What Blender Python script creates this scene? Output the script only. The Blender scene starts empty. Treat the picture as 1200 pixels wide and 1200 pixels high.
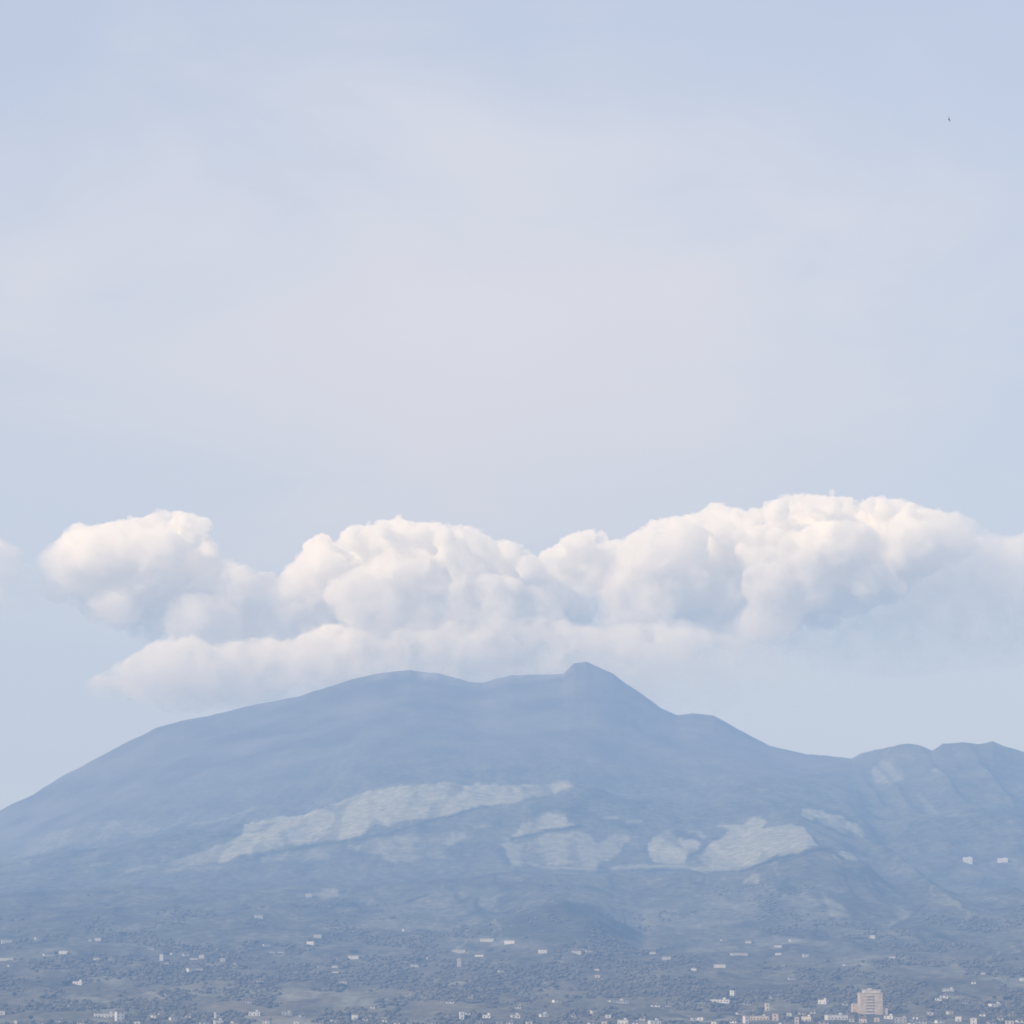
import bpy, bmesh, math, random
import numpy as np
from mathutils import Vector, Matrix

rng = np.random.default_rng(7)
random.seed(7)
sc = bpy.context.scene
COL = sc.collection

# ------------------------------------------------------------------ camera
K = 0.283e-3                      # tangent of one photo pixel (1200 px frame)
CAM_Z = 40.0
PITCH = math.atan(630 * K)
cp, sp = math.cos(PITCH), math.sin(PITCH)
cam_d = bpy.data.cameras.new("camera")
cam_d.sensor_width = 36.0
cam_d.lens = 18.0 / (600 * K)
cam_d.clip_start = 1.0
cam_d.clip_end = 120000.0
cam = bpy.data.objects.new("camera", cam_d)
COL.objects.link(cam)
cam.location = (0, 0, CAM_Z)
cam.rotation_euler = (math.pi / 2 + PITCH, 0, 0)
sc.camera = cam


def ray(u, v):
    """azimuth tangent x/y and elevation z/horizontal distance of a direction."""
    x = (np.asarray(u, float) - 600) * K
    y = (600 - np.asarray(v, float)) * K
    fy = cp - sp * y
    fz = sp + cp * y
    h = np.hypot(x, fy)
    return np.arctan2(x, fy), fz / h


def at(u, v, r):
    a, t = ray(u, v)
    return Vector((r * math.sin(a), r * math.cos(a), CAM_Z + r * float(t)))


PXM = K * 1.02                    # metres per photo pixel per metre of range

# ------------------------------------------------------------------ noise
def _hash(ix, iy, seed):
    n = (ix.astype(np.int64) * 374761393 + iy.astype(np.int64) * 668265263 + seed * 974711) & 0x7fffffff
    n = (n ^ (n >> 13)) * 1274126177 & 0x7fffffff
    n = n ^ (n >> 16)
    return (n & 0xffff) / 65535.0


def vnoise(x, y, seed=0):
    ix, iy = np.floor(x), np.floor(y)
    fx, fy = x - ix, y - iy
    fx = fx * fx * (3 - 2 * fx)
    fy = fy * fy * (3 - 2 * fy)
    a = _hash(ix, iy, seed); b = _hash(ix + 1, iy, seed)
    c = _hash(ix, iy + 1, seed); d = _hash(ix + 1, iy + 1, seed)
    return (a * (1 - fx) + b * fx) * (1 - fy) + (c * (1 - fx) + d * fx) * fy - 0.5


def fbm(x, y, octs=5, seed=0, gain=0.5):
    s = 0; a = 1.0
    for o in range(octs):
        s = s + a * vnoise(x * 2 ** o + 17.3 * o, y * 2 ** o - 9.1 * o, seed + o)
        a *= gain
    return s


def smooth(e0, e1, x):
    t = np.clip((x - e0) / (e1 - e0), 0, 1)
    return t * t * (3 - 2 * t)


# ------------------------------------------------------------------ tagging
def tag(o, label=None, cat=None, group=None, kind=None):
    if label: o["label"] = label
    if cat: o["category"] = cat
    if group: o["group"] = group
    if kind: o["kind"] = kind
    return o


def link(name, me, mat=None, parent=None):
    o = bpy.data.objects.new(name, me)
    COL.objects.link(o)
    if mat is not None:
        me.materials.append(mat)
    if parent is not None:
        o.parent = parent
    return o


def mesh_np(name, v, quads=None, tris=None):
    me = bpy.data.meshes.new(name)
    v = np.asarray(v, np.float32)
    me.vertices.add(len(v))
    me.vertices.foreach_set("co", v.ravel())
    f = quads if quads is not None else tris
    n = f.shape[1]
    me.loops.add(f.size)
    me.loops.foreach_set("vertex_index", f.astype(np.int32).ravel())
    me.polygons.add(len(f))
    me.polygons.foreach_set("loop_start", np.arange(0, f.size, n, dtype=np.int32))
    me.polygons.foreach_set("loop_total", np.full(len(f), n, np.int32))
    me.update(calc_edges=True)
    return me


# ------------------------------------------------------------------ materials
def new_mat(name):
    m = bpy.data.materials.new(name)
    m.use_nodes = True
    nt = m.node_tree
    nt.nodes.clear()
    out = nt.nodes.new("ShaderNodeOutputMaterial")
    return m, nt, out


def N(nt, t, **kw):
    n = nt.nodes.new(t)
    for k, v in kw.items():
        setattr(n, k, v)
    return n


def simple(name, col, rough=0.9, var=0.25, scale=0.6):
    """plain coating with some uneven weathering"""
    m, nt, out = new_mat(name)
    b = N(nt, "ShaderNodeBsdfPrincipled")
    b.inputs["Roughness"].default_value = rough
    g = N(nt, "ShaderNodeNewGeometry")
    t = N(nt, "ShaderNodeTexNoise")
    t.inputs["Scale"].default_value = scale
    t.inputs["Detail"].default_value = 3
    nt.links.new(g.outputs["Position"], t.inputs["Vector"])
    mr = N(nt, "ShaderNodeMapRange")
    mr.inputs["From Min"].default_value = 0.3
    mr.inputs["From Max"].default_value = 0.7
    mr.inputs["To Min"].default_value = 1 - var
    mr.inputs["To Max"].default_value = 1 + var * 0.6
    nt.links.new(t.outputs["Fac"], mr.inputs["Value"])
    vm = N(nt, "ShaderNodeVectorMath", operation="SCALE")
    vm.inputs[0].default_value = col
    nt.links.new(mr.outputs["Result"], vm.inputs["Scale"])
    nt.links.new(vm.outputs["Vector"], b.inputs["Base Color"])
    nt.links.new(b.outputs["BSDF"], out.inputs["Surface"])
    return m


# ------------------------------------------------------------------ terrain
SKY = [(-700, 1160), (-420, 1095), (-200, 1030), (-60, 975), (0, 948), (30, 933), (60, 916), (100, 893), (140, 871), (180, 852), (215, 843),
       (260, 833), (300, 824), (340, 815), (380, 805), (410, 796), (440, 789), (480, 785), (510, 789), (530, 794),
       (550, 799), (566, 801), (580, 797), (600, 792), (640, 791), (660, 791), (667, 784), (674, 777), (688, 775),
       (705, 783), (720, 790), (750, 812), (775, 830), (795, 839), (803, 838), (812, 837), (838, 839), (870, 857), (880, 862), (903, 874),
       (930, 881), (947, 885), (975, 887), (1000, 889), (1012, 882), (1027, 875), (1045, 872), (1067, 870), (1085, 873), (1095, 876),
       (1108, 868), (1130, 867), (1150, 867), (1167, 863), (1180, 869), (1200, 878), (1260, 896), (1400, 950), (1600, 1040), (1900, 1150)]
RIDGE1 = [(-700, 1190), (-420, 1130), (-200, 1065), (0, 1013), (60, 1001), (135, 986), (215, 973), (300, 962), (360, 955), (400, 940), (430, 929), (470, 922), (520, 917),
          (600, 919), (668, 918), (720, 935), (800, 948), (900, 940), (950, 946), (1000, 955), (1100, 955), (1200, 960), (1400, 1010), (1900, 1180)]
DIP1 = [(-700, 4), (600, 4), (680, 0), (760, -12), (1900, -12)]
RIDGE2 = [(-700, 1195), (-400, 1150), (-200, 1085), (0, 1049), (70, 1047), (140, 1045), (300, 1041), (450, 1035), (520, 1028), (600, 1017), (720, 1019), (800, 1020), (870, 1021),
          (900, 1009), (945, 995), (975, 1000), (1020, 1009), (1100, 1030), (1200, 1040), (1400, 1080), (1900, 1190)]
DIP2 = [(-700, 1), (0, 2), (300, -3), (560, 1), (700, 3), (1020, 4), (1100, 0), (1900, -4)]
MOUND = [(-700, 1200), (-300, 1150), (0, 1088), (300, 1083), (545, 1088), (575, 1084), (600, 1075), (622, 1066), (642, 1060), (662, 1058), (684, 1061), (700, 1066), (722, 1079),
         (752, 1094), (780, 1092), (900, 1084), (1050, 1080), (1200, 1074), (1500, 1120), (1900, 1200)]
DIPM = [(-700, -10), (560, -10), (600, 2), (720, 2), (770, -10), (1900, -10)]
WOOD = [(-700, 1215), (-300, 1175), (0, 1137), (400, 1140), (800, 1136), (1200, 1132), (1500, 1165), (1900, 1215)]
FOOT = [(-700, 1225), (-200, 1210), (0, 1206), (600, 1203), (1200, 1204), (1500, 1212), (1900, 1225)]


def curve(pts, u):
    p = np.array(pts, float)
    return np.interp(u, p[:, 0], p[:, 1])


us = np.concatenate([np.linspace(-700, -30, 120, endpoint=False), np.arange(-30, 1230, 1.6), np.linspace(1230, 1900, 120)])
az, _ = ray(us, np.full_like(us, 1000.0))


def tan_of(vs):                     # photo row -> elevation tangent, along each column
    return ray(us, vs)[1]


sk = curve(SKY, us)
r1, d1 = curve(RIDGE1, us), curve(DIP1, us)
r2, d2 = curve(RIDGE2, us), curve(DIP2, us)
mo, dm = curve(MOUND, us), curve(DIPM, us)
wo, fo = curve(WOOD, us), curve(FOOT, us)
RS = np.interp(us, [-700, 0, 500, 900, 1000, 1100, 1900], [8900, 9000, 9000, 9000, 8800, 8500, 8500])
one = np.ones_like(us)
knots = [  # range, tangent, rows up to next knot
    (600 * one, -36 / 600 * one, 8),
    (2900 * one, -33 / 2900 * one, 30),
    (3330 * one, tan_of(fo), 60),
    (4250 * one, tan_of(wo), 50),
    (5150 * one, tan_of(mo), 12),
    (5350 * one, tan_of(mo + dm), 36),
    (6100 * one, tan_of(r2), 14),
    (6450 * one, tan_of(r2 + d2), 62),
    (7300 * one, tan_of(r1), 14),
    (7700 * one, tan_of(r1 + d1), 95),
    (RS, tan_of(sk), 10),
    (RS + 500, (sk * 0 + 1), 14),
    (RS + 3500, (sk * 0 + 1), 10),
    (RS + 7000, (sk * 0 + 1), 0)]
zs = knots[10][0] * knots[10][1]
knots[11] = (RS + 500, np.maximum(zs - 170, -30) / (RS + 500), 14)
knots[12] = (RS + 3500, np.maximum(zs * 0.22, -36) / (RS + 3500), 10)
knots[13] = (RS + 7000, -38 / (RS + 7000), 0)
R_rows, T_rows = [], []
sk_w = np.interp(np.arange(-45, 46), [-45, 0, 45], [0, 1, 0]); sk_w /= sk_w.sum()
zsm = np.convolve(np.pad(knots[10][1], 45, mode="edge"), sk_w, "valid")
for i in range(len(knots) - 1):
    (ra, ta, n), (rb, tb, _) = knots[i], knots[i + 1]
    for j in range(n):
        s = j / n
        R_rows.append(ra + (rb - ra) * s)
        if i == 9:                  # the rim's small notches do not run down the cone
            T_rows.append(ta + (zsm - ta) * s + (tb - zsm) * s ** 5)
        else:
            T_rows.append(ta + (tb - ta) * s)
R_rows.append(knots[-1][0]); T_rows.append(knots[-1][1])
GR = np.array(R_rows); GT = np.array(T_rows)
NR, NC = GR.shape
GX = GR * np.sin(az)[None, :]
GY = GR * np.cos(az)[None, :]
GZ = CAM_Z + GR * GT

# relief: erosion gullies running down from the summit, rough lava ground, wooded lumps
SUM = at(640, 790, 9000)
dx, dy = GX - SUM.x, GY - (SUM.y + 250)
ang = np.arctan2(dx, -dy); rad = np.hypot(dx, dy)
gul = np.abs(fbm(ang * 9 + fbm(GX / 500, GY / 500, 3, 50) * 0.6, rad / 2600, 4, 11))
high = smooth(4500, 7000, GR)
skyfade = 1 - 0.75 * np.exp(-((GR - RS[None, :]) / 160) ** 2)
SR = at(1130, 880, 8500)
rightw = smooth(985, 1045, us)[None, :] * high
gul2 = np.abs(vnoise(GX / 150 + 0.35 * fbm(GX / 300, GY / 300, 3, 71), GY / 1400, 33)) + 0.5 * np.abs(vnoise(GX / 62 + 0.3 * fbm(GX / 200, GY / 200, 2, 72), GY / 900, 34))
rel = (-gul * 26 * high * smooth(700, 2200, rad)
       + fbm(GX / 160, GY / 160, 5, 3) * (6 + 8 * high)
       + fbm(GX / 700, GY / 700, 3, 5) * 26 * smooth(4300, 6500, GR)
       - gul2 * 85 * rightw)
rel += fbm(GX / 26, GY / 26, 3, 9) * np.where(GR < 6000, 5.0, 0.9)
rel *= skyfade * smooth(3000, 3800, GR) * (1 - smooth(11000, 14000, GR))
rel += fbm(GX / 70, GY / 70, 3, 29) * 7 * (1 - skyfade)
GZ = GZ + rel
# sides sink to the plain so that the sheet meets the ground
edge = smooth(-700, -480, us) * (1 - smooth(1680, 1900, us))
GZ = GZ * edge[None, :] + 2.0 * (1 - edge[None, :])
GZ = np.maximum(GZ, 1.2)

# photo-independent lookup of the ground: azimuth column + range
def ground(x, y):
    a = math.atan2(x, y); r = math.hypot(x, y)
    c = np.interp(a, az, np.arange(NC))
    c0 = int(min(max(math.floor(c), 0), NC - 2)); f = c - c0
    z0 = np.interp(r, GR[:, c0], GZ[:, c0]); z1 = np.interp(r, GR[:, c0 + 1], GZ[:, c0 + 1])
    return float(z0 * (1 - f) + z1 * f)


def hit(u, v):
    """first ground point seen in a direction"""
    a, t = ray(u, v)
    a = float(a); t = float(t)
    c = int(round(np.interp(a, az, np.arange(NC))))
    g = (GZ[:, c] - CAM_Z) / GR[:, c]
    k = np.nonzero(g >= t)[0]
    k = int(k[0]) if len(k) else NR - 1
    if k == 0:
        r = GR[0, c]
    else:
        f = (t - g[k - 1]) / (g[k] - g[k - 1])
        r = GR[k - 1, c] + f * (GR[k, c] - GR[k - 1, c])
    x, y = r * math.sin(a), r * math.cos(a)
    return Vector((x, y, ground(x, y)))


# land cover: pale fields / old lava meadows and a painted sunlit gully against woodland and bare ash
PU = us[None, :] + 0 * GR
_t = (GZ - CAM_Z) / GR
_h = np.hypot(GX, GY)
# direction of each vertex from the viewpoint the land-cover survey was drawn at
fy = GY * cp + (GZ - CAM_Z) * sp
PV = 600 - ((GZ - CAM_Z) * cp - GY * sp) / fy / K
PU = 600 + GX / fy / K
FIELDS = [
    (1.0, [(225, 1004), (240, 997), (252, 990), (266, 984), (280, 975), (292, 964), (312, 959), (330, 957), (345, 957), (362, 954), (378, 946), (398, 939), (430, 929), (450, 926), (468, 924), (500, 921), (520, 918), (545, 920), (565, 919), (590, 921), (620, 919), (664, 917), (671, 921),
           (640, 931), (600, 940), (575, 941), (560, 947), (540, 951), (508, 957), (470, 963), (440, 967), (420, 979), (400, 983), (370, 987), (340, 991), (305, 999), (275, 1003), (250, 1009), (230, 1010)]),
    (0.5, [(405, 990), (440, 985), (480, 980), (500, 980), (520, 976), (545, 976), (548, 986), (528, 993), (525, 1001), (500, 1005), (480, 1010), (455, 1009), (440, 1002), (420, 996)]),
    (0.35, [(305, 1005), (340, 998), (380, 994), (384, 1006), (340, 1010), (310, 1010)]),
    (0.8, [(198, 1010), (215, 1003), (235, 997), (256, 987), (280, 984), (272, 997), (250, 1004), (225, 1012)]),
    (0.45, [(195, 1012), (215, 1006), (240, 1009), (262, 1013), (240, 1020), (215, 1021)]),
    (0.8, [(600, 976), (612, 966), (636, 956), (652, 953), (664, 954), (668, 962), (675, 967), (656, 971), (635, 976), (606, 981)]),
    (0.55, [(590, 987), (620, 983), (650, 977), (672, 974), (690, 978), (695, 986), (722, 978), (740, 980), (728, 990), (722, 1003), (705, 1006), (700, 1017), (680, 1018), (660, 1013), (640, 1014), (612, 1016), (600, 1010)]),
    (0.95, [(760, 992), (766, 980), (776, 974), (786, 973), (794, 981), (806, 986), (818, 988), (814, 996), (806, 1001), (800, 1010), (780, 1012), (762, 1011)]),
    (0.6, [(806, 970), (818, 972), (830, 980), (822, 984)]),
    (1.0, [(816, 1006), (822, 1000), (830, 992), (842, 984), (848, 976), (856, 972), (874, 972), (886, 968), (900, 970), (912, 967), (928, 970), (938, 970), (946, 978), (952, 988), (957, 993), (945, 994), (930, 996), (918, 1000), (905, 1003), (890, 1010), (882, 1014), (868, 1018), (840, 1017)]),
    (0.9, [(833, 966), (850, 966), (868, 968), (876, 961), (884, 958), (896, 962), (892, 968), (870, 972), (850, 971)]),
    (1.0, [(936, 955), (945, 949), (955, 948), (965, 950), (975, 955), (992, 957), (986, 960), (964, 960), (950, 961)]),
    (0.75, [(955, 964), (975, 961), (996, 962), (998, 970), (992, 977), (972, 971)]),
    (0.45, [(996, 962), (1008, 968), (1021, 980), (1012, 984), (1000, 977)]),
    (0.95, [(977, 998), (986, 998), (1000, 1000), (1016, 1003), (1025, 1007), (1010, 1009), (992, 1006), (984, 1004)]),
    (0.35, [(955, 978), (975, 984), (988, 992), (975, 996), (960, 990)]),
    (0.4, [(1018, 906), (1026, 897), (1036, 890), (1043, 889), (1054, 903), (1058, 913), (1046, 919), (1030, 920)]),  # sunlit gully face on the right hill, its light put into the colour
    (0.25, [(1072, 934), (1080, 928), (1092, 942), (1100, 955), (1088, 955)]),
    (0.3, [(1088, 903), (1098, 897), (1106, 896), (1104, 902), (1094, 906)]),
    (0.22, [(0, 1010), (25, 990), (60, 975), (110, 965), (170, 958), (230, 958), (215, 967), (130, 984), (60, 998)]),
    (0.45, [(352, 1051), (358, 1045), (366, 1043), (390, 1041), (398, 1053), (380, 1053), (365, 1050)]),
    (0.13, [(420, 1080), (470, 1060), (540, 1040), (590, 1050), (575, 1078), (500, 1098), (440, 1095)]),
    (0.3, [(545, 1101), (590, 1098), (640, 1110), (642, 1118), (600, 1110), (560, 1107)]),
    (0.4, [(672, 1112), (680, 1107), (700, 1110), (735, 1106), (730, 1116), (690, 1118)]),
    (0.35, [(885, 1100), (905, 1095), (935, 1099), (948, 1105), (925, 1108), (895, 1110)]),
    (0.45, [(556, 970), (563, 966), (575, 964), (578, 969), (566, 973)]),
    (0.3, [(590, 981), (600, 979), (598, 984)]),
    (0.12, [(735, 1060), (800, 1045), (900, 1055), (860, 1085), (790, 1092)]),
    (0.5, [(875, 1031), (888, 1022), (893, 1028), (890, 1037)]),
    (0.35, [(960, 1052), (985, 1056), (1000, 1080), (985, 1082)]),
]
TRACKS = [(0.8, 2.2, [(720, 1017), (760, 1016), (790, 1015), (815, 1017), (868, 1017), (885, 1013), (905, 1005)]), (0.7, 2.0, [(653, 1010), (680, 1010), (695, 1003), (712, 1006)]),
          (0.6, 2.0, [(600, 1015), (615, 1010), (635, 1016), (660, 1017), (700, 1018)]), (0.6, 1.8, [(735, 964), (752, 963)]), (0.6, 1.8, [(708, 958), (722, 957)]),
          (0.8, 2.0, [(862, 995), (885, 994), (905, 990), (912, 985)]), (0.6, 1.6, [(800, 1015), (818, 1018), (832, 1025)]),
          (0.5, 2.0, [(150, 1021), (175, 1015), (180, 1014)]), (0.5, 2.0, [(195, 1020), (215, 1018)]), (0.4, 1.5, [(105, 1014), (130, 1010)]), (0.4, 1.5, [(220, 968), (270, 958), (295, 947)]),
          (0.5, 2.0, [(350, 1048), (362, 1049)]), (0.5, 2.0, [(430, 988), (450, 984), (483, 980)]), (0.45, 1.6, [(470, 1007), (500, 1003), (522, 1003)]),
          (0.3, 1.6, [(530, 1100), (570, 1103), (600, 1108)]), (0.3, 1.6, [(1030, 1094), (1075, 1091), (1085, 1094)]), (0.3, 1.4, [(1168, 1144), (1185, 1158)]),
          (0.35, 1.5, [(30, 1118), (70, 1112), (90, 1118)]), (0.35, 1.5, [(20, 1176), (60, 1176), (90, 1164)]), (0.4, 1.5, [(330, 1186), (355, 1196)]), (0.35, 1.5, [(1090, 1164), (1140, 1172), (1200, 1170)])]
DARKS = [(0.9, 1.6, [(470, 1059), (480, 1056), (500, 1050)]), (0.6, 1.5, [(720, 1082), (735, 1089), (752, 1095)]), (0.5, 1.5, [(1045, 1087), (1065, 1078), (1085, 1055)]),
         (0.8, 1.5, [(600, 982), (650, 973), (680, 968)]), (0.6, 1.4, [(740, 1021), (810, 1020), (835, 1027)]), (0.8, 1.6, [(868, 1021), (890, 1014), (920, 1004), (960, 995), (975, 996), (988, 1006)]),
         (0.5, 1.5, [(230, 991), (262, 979), (280, 977)]), (0.6, 1.5, [(300, 1003), (400, 986), (450, 979), (510, 960), (570, 946)]), (0.5, 1.6, [(0, 1050), (60, 1047), (140, 1045)]),
         (0.7, 1.4, [(936, 957), (960, 966), (990, 979)]), (0.5, 1.4, [(945, 972), (960, 990)]), (0.5, 1.2, [(955, 947), (985, 952)]), (0.45, 1.5, [(808, 1004), (822, 996), (840, 980)]),
         (0.7, 1.6, [(890, 1091), (920, 1094), (940, 1099)]), (0.6, 1.6, [(1053, 1118), (1068, 1118), (1084, 1123)]), (0.6, 1.5, [(0, 1098), (18, 1099), (35, 1094)]), (0.6, 1.6, [(895, 1123), (925, 1112)]),
         (0.5, 1.6, [(540, 1141), (570, 1141)]), (0.8, 1.6, [(1088, 1173), (1105, 1164), (1118, 1162), (1150, 1172)]), (0.7, 1.6, [(1160, 1176), (1190, 1172)])]


def polyline(pts, w):
    """soft line along pts, over the whole sheet"""
    out_ = np.zeros_like(GR)
    p = np.array(pts, float)
    lo_, hi_ = p.min(0) - 12, p.max(0) + 12
    sel = (wu > lo_[0]) & (wu < hi_[0]) & (wv > lo_[1]) & (wv < hi_[1]) & (GR < RS[None, :])
    X, Y = wu2[sel], wv2[sel]
    dd = np.full(X.shape, 1e9)
    for (ax, ay), (bx, by) in zip(p[:-1], p[1:]):
        L = (bx - ax) ** 2 + (by - ay) ** 2
        t_ = np.clip(((X - ax) * (bx - ax) + (Y - ay) * (by - ay)) / L, 0, 1)
        dd = np.minimum(dd, np.hypot(X - ax - t_ * (bx - ax), Y - ay - t_ * (by - ay)))
    out_[sel] = np.exp(-(dd / w) ** 2)
    return out_


wu = PU + fbm(GX / 40, GY / 260, 5, 21, 0.6) * 11
wv = PV + fbm(GX / 40, GY / 260, 5, 24, 0.6) * 5.5
wu2, wv2 = PU + (wu - PU) * 0.4, PV + (wv - PV) * 0.4
FLD = np.zeros_like(GR)
for val, poly in FIELDS:
    p = np.array(poly, float)
    inside = np.zeros(GR.shape, bool)
    x0, y0 = p[-1]
    for x1, y1 in p:
        cond = ((y0 > wv) != (y1 > wv)) & (wu < (x1 - x0) * (wv - y0) / (y1 - y0 + 1e-9) + x0)
        inside ^= cond
        x0, y0 = x1, y1
    FLD = np.where(inside, np.maximum(FLD, val), FLD)
# only on the faces turned to the plain, and with thin hedges of scrub inside
FLD[(GR > RS[None, :] + 5)] = 0
for _ in range(1):                 # one small blur
    FLD = (FLD + np.roll(FLD, 1, 0) + np.roll(FLD, -1, 0) + np.roll(FLD, 1, 1) + np.roll(FLD, -1, 1)) / 5
scr = fbm(GX / 45, GY / 330, 5, 41)
FLD = FLD * (1 - 0.36 * smooth(0.05, 0.38, scr)) * (0.8 + 0.5 * smooth(-0.4, 0.1, -scr))
vein = np.exp(-(vnoise(GX / 75 + 0.5 * fbm(GX / 50, GY / 300, 3, 81), GY / 520 + 0.5 * fbm(GX / 50, GY / 300, 3, 82), 83) / 0.035) ** 2)
vein2 = np.exp(-(vnoise(GX / 55 + 0.5 * fbm(GX / 40, GY / 260, 3, 84), GY / 380 + 0.4 * fbm(GX / 40, GY / 260, 3, 85), 86) / 0.03) ** 2)
FLD = np.clip(FLD * (1 - 0.26 * vein) + 0.2 * vein2 * (FLD > 0.1), 0, 1)
for val, w_, pts in TRACKS: FLD = np.maximum(FLD, val * polyline(pts, w_))
DRK = np.zeros_like(GR)
mnd = np.array([(572, 1098), (590, 1082), (608, 1072), (628, 1063), (645, 1058), (664, 1056), (686, 1060), (702, 1066), (720, 1079), (738, 1090), (752, 1097), (720, 1104), (690, 1100), (660, 1108), (620, 1104)], float)
ins = np.zeros(GR.shape, bool); x0, y0 = mnd[-1]
for x1, y1 in mnd:
    ins ^= ((y0 > wv) != (y1 > wv)) & (wu < (x1 - x0) * (wv - y0) / (y1 - y0 + 1e-9) + x0)
    x0, y0 = x1, y1
DRK[ins & (GR < 6000)] = 0.42
for _ in range(2): DRK = (DRK + np.roll(DRK, 1, 0) + np.roll(DRK, -1, 0) + np.roll(DRK, 1, 1) + np.roll(DRK, -1, 1)) / 5
lowv = smooth(3100, 3400, GR) * (1 - smooth(5600, 6800, GR))
DRK = np.maximum(DRK, 0.75 * lowv * vein * smooth(0.0, 0.3, fbm(GX / 300, GY / 300, 3, 87)))
FLD = np.maximum(FLD, 0.5 * lowv * vein2 * smooth(0.0, 0.3, fbm(GX / 260, GY / 260, 3, 88)))
for val, w_, pts in DARKS: DRK = np.maximum(DRK, val * polyline(pts, w_))
FLD = FLD * (1 - DRK)
# hedges / terrace edges and clearings on the lower slopes
low = smooth(3100, 3400, GR) * (1 - smooth(5200, 6200, GR))
clr = smooth(0.08, 0.4, fbm(GX / 75, GY / 170, 4, 61)) * low * (0.35 + 0.9 * smooth(1100, 1190, PV))
FLD = np.clip(FLD + 0.42 * clr, 0, 1)

verts = np.stack([GX, GY, GZ], -1).reshape(-1, 3)
ii, jj = np.meshgrid(np.arange(NR - 1), np.arange(NC - 1), indexing="ij")
b0 = (ii * NC + jj).ravel()
quads = np.stack([b0, b0 + 1, b0 + NC + 1, b0 + NC], -1)
me = mesh_np("mountain", verts, quads=quads)
me.polygons.foreach_set("use_smooth", np.ones(len(quads), bool))
att = me.attributes.new("meadow", "FLOAT", "POINT")
att.data.foreach_set("value", FLD.astype(np.float32).ravel())
att = me.attributes.new("plough", "FLOAT", "POINT")
att.data.foreach_set("value", (smooth(1090, 1200, PV) * (GR < 5000) * (0.5 + 0.5 * smooth(-0.3, 0.3, fbm(GX / 130, GY / 260, 4, 95)))).astype(np.float32).ravel())
att = me.attributes.new("scrub_shade", "FLOAT", "POINT")  # dark scrub and hedgerows, plus gully shade put into the colour
att.data.foreach_set("value", DRK.astype(np.float32).ravel())
ashv = smooth(7600, 8600, GR) * (1 - 0.5 * rightw)
att = me.attributes.new("ash", "FLOAT", "POINT")
att.data.foreach_set("value", ashv.astype(np.float32).ravel())
mountain = link("mountain", me)
tag(mountain, "broad hazy blue volcano with a notched summit rising over the plain", "mountain", kind="structure")

m, nt, out = new_mat("mountain_slopes")
b = N(nt, "ShaderNodeBsdfPrincipled"); b.inputs["Roughness"].default_value = 0.95
b.inputs["Specular IOR Level"].default_value = 0.1
g = N(nt, "ShaderNodeNewGeometry")
n1 = N(nt, "ShaderNodeTexNoise"); n1.inputs["Scale"].default_value = 0.05; n1.inputs["Detail"].default_value = 6; n1.inputs["Roughness"].default_value = 0.65
n2 = N(nt, "ShaderNodeTexNoise"); n2.inputs["Scale"].default_value = 0.006; n2.inputs["Detail"].default_value = 5
for n in (n1, n2): nt.links.new(g.outputs["Position"], n.inputs["Vector"])
am = N(nt, "ShaderNodeAttribute", attribute_name="meadow")
aa = N(nt, "ShaderNodeAttribute", attribute_name="ash")


def ramp(fac, stops):
    r = N(nt, "ShaderNodeValToRGB")
    e = r.color_ramp.elements
    while len(e) < len(stops): e.new(0.5)
    for k, (p_, c_) in enumerate(stops):
        e[k].position = p_; e[k].color = (*c_, 1)
    nt.links.new(fac, r.inputs["Fac"])
    return r.outputs["Color"]


def mix(fac, a, c):
    x = N(nt, "ShaderNodeMix", data_type="RGBA")
    nt.links.new(fac, x.inputs[0]); nt.links.new(a, x.inputs[6]); nt.links.new(c, x.inputs[7])
    return x.outputs[2]


wood = ramp(n1.outputs["Fac"], [(0.3, (0.045, 0.047, 0.036)), (0.52, (0.080, 0.080, 0.060)), (0.75, (0.125, 0.12, 0.09))])
ash = ramp(n2.outputs["Fac"], [(0.3, (0.075, 0.072, 0.075)), (0.7, (0.14, 0.135, 0.135))])
mead = ramp(n1.outputs["Fac"], [(0.3, (0.15, 0.158, 0.125)), (0.7, (0.325, 0.33, 0.27))])
apl = N(nt, "ShaderNodeAttribute", attribute_name="plough")
earth = ramp(n1.outputs["Fac"], [(0.3, (0.085, 0.075, 0.046)), (0.7, (0.155, 0.133, 0.085))])
c = mix(apl.outputs["Fac"], wood, earth)
n3 = N(nt, "ShaderNodeTexNoise"); n3.inputs["Scale"].default_value = 0.014; n3.inputs["Detail"].default_value = 5; n3.inputs["Roughness"].default_value = 0.7
mp3 = N(nt, "ShaderNodeMapping"); mp3.inputs["Scale"].default_value = (1, 0.3, 1)
nt.links.new(g.outputs["Position"], mp3.inputs["Vector"]); nt.links.new(mp3.outputs[0], n3.inputs["Vector"])
mr3 = N(nt, "ShaderNodeMapRange"); mr3.inputs["From Min"].default_value = 0.36; mr3.inputs["From Max"].default_value = 0.64; mr3.inputs["To Min"].default_value = 0.62; mr3.inputs["To Max"].default_value = 1.5
nt.links.new(n3.outputs["Fac"], mr3.inputs["Value"])
sc3 = N(nt, "ShaderNodeVectorMath", operation="SCALE"); nt.links.new(c, sc3.inputs[0]); nt.links.new(mr3.outputs[0], sc3.inputs["Scale"])
c = sc3.outputs[0]
c = mix(aa.outputs["Fac"], c, ash)
c = mix(am.outputs["Fac"], c, mead)
asb = N(nt, "ShaderNodeAttribute", attribute_name="scrub_shade")
dk = N(nt, "ShaderNodeRGB"); dk.outputs[0].default_value = (0.012, 0.016, 0.012, 1)
c = mix(asb.outputs["Fac"], c, dk.outputs[0])
nt.links.new(c, b.inputs["Base Color"])
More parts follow.
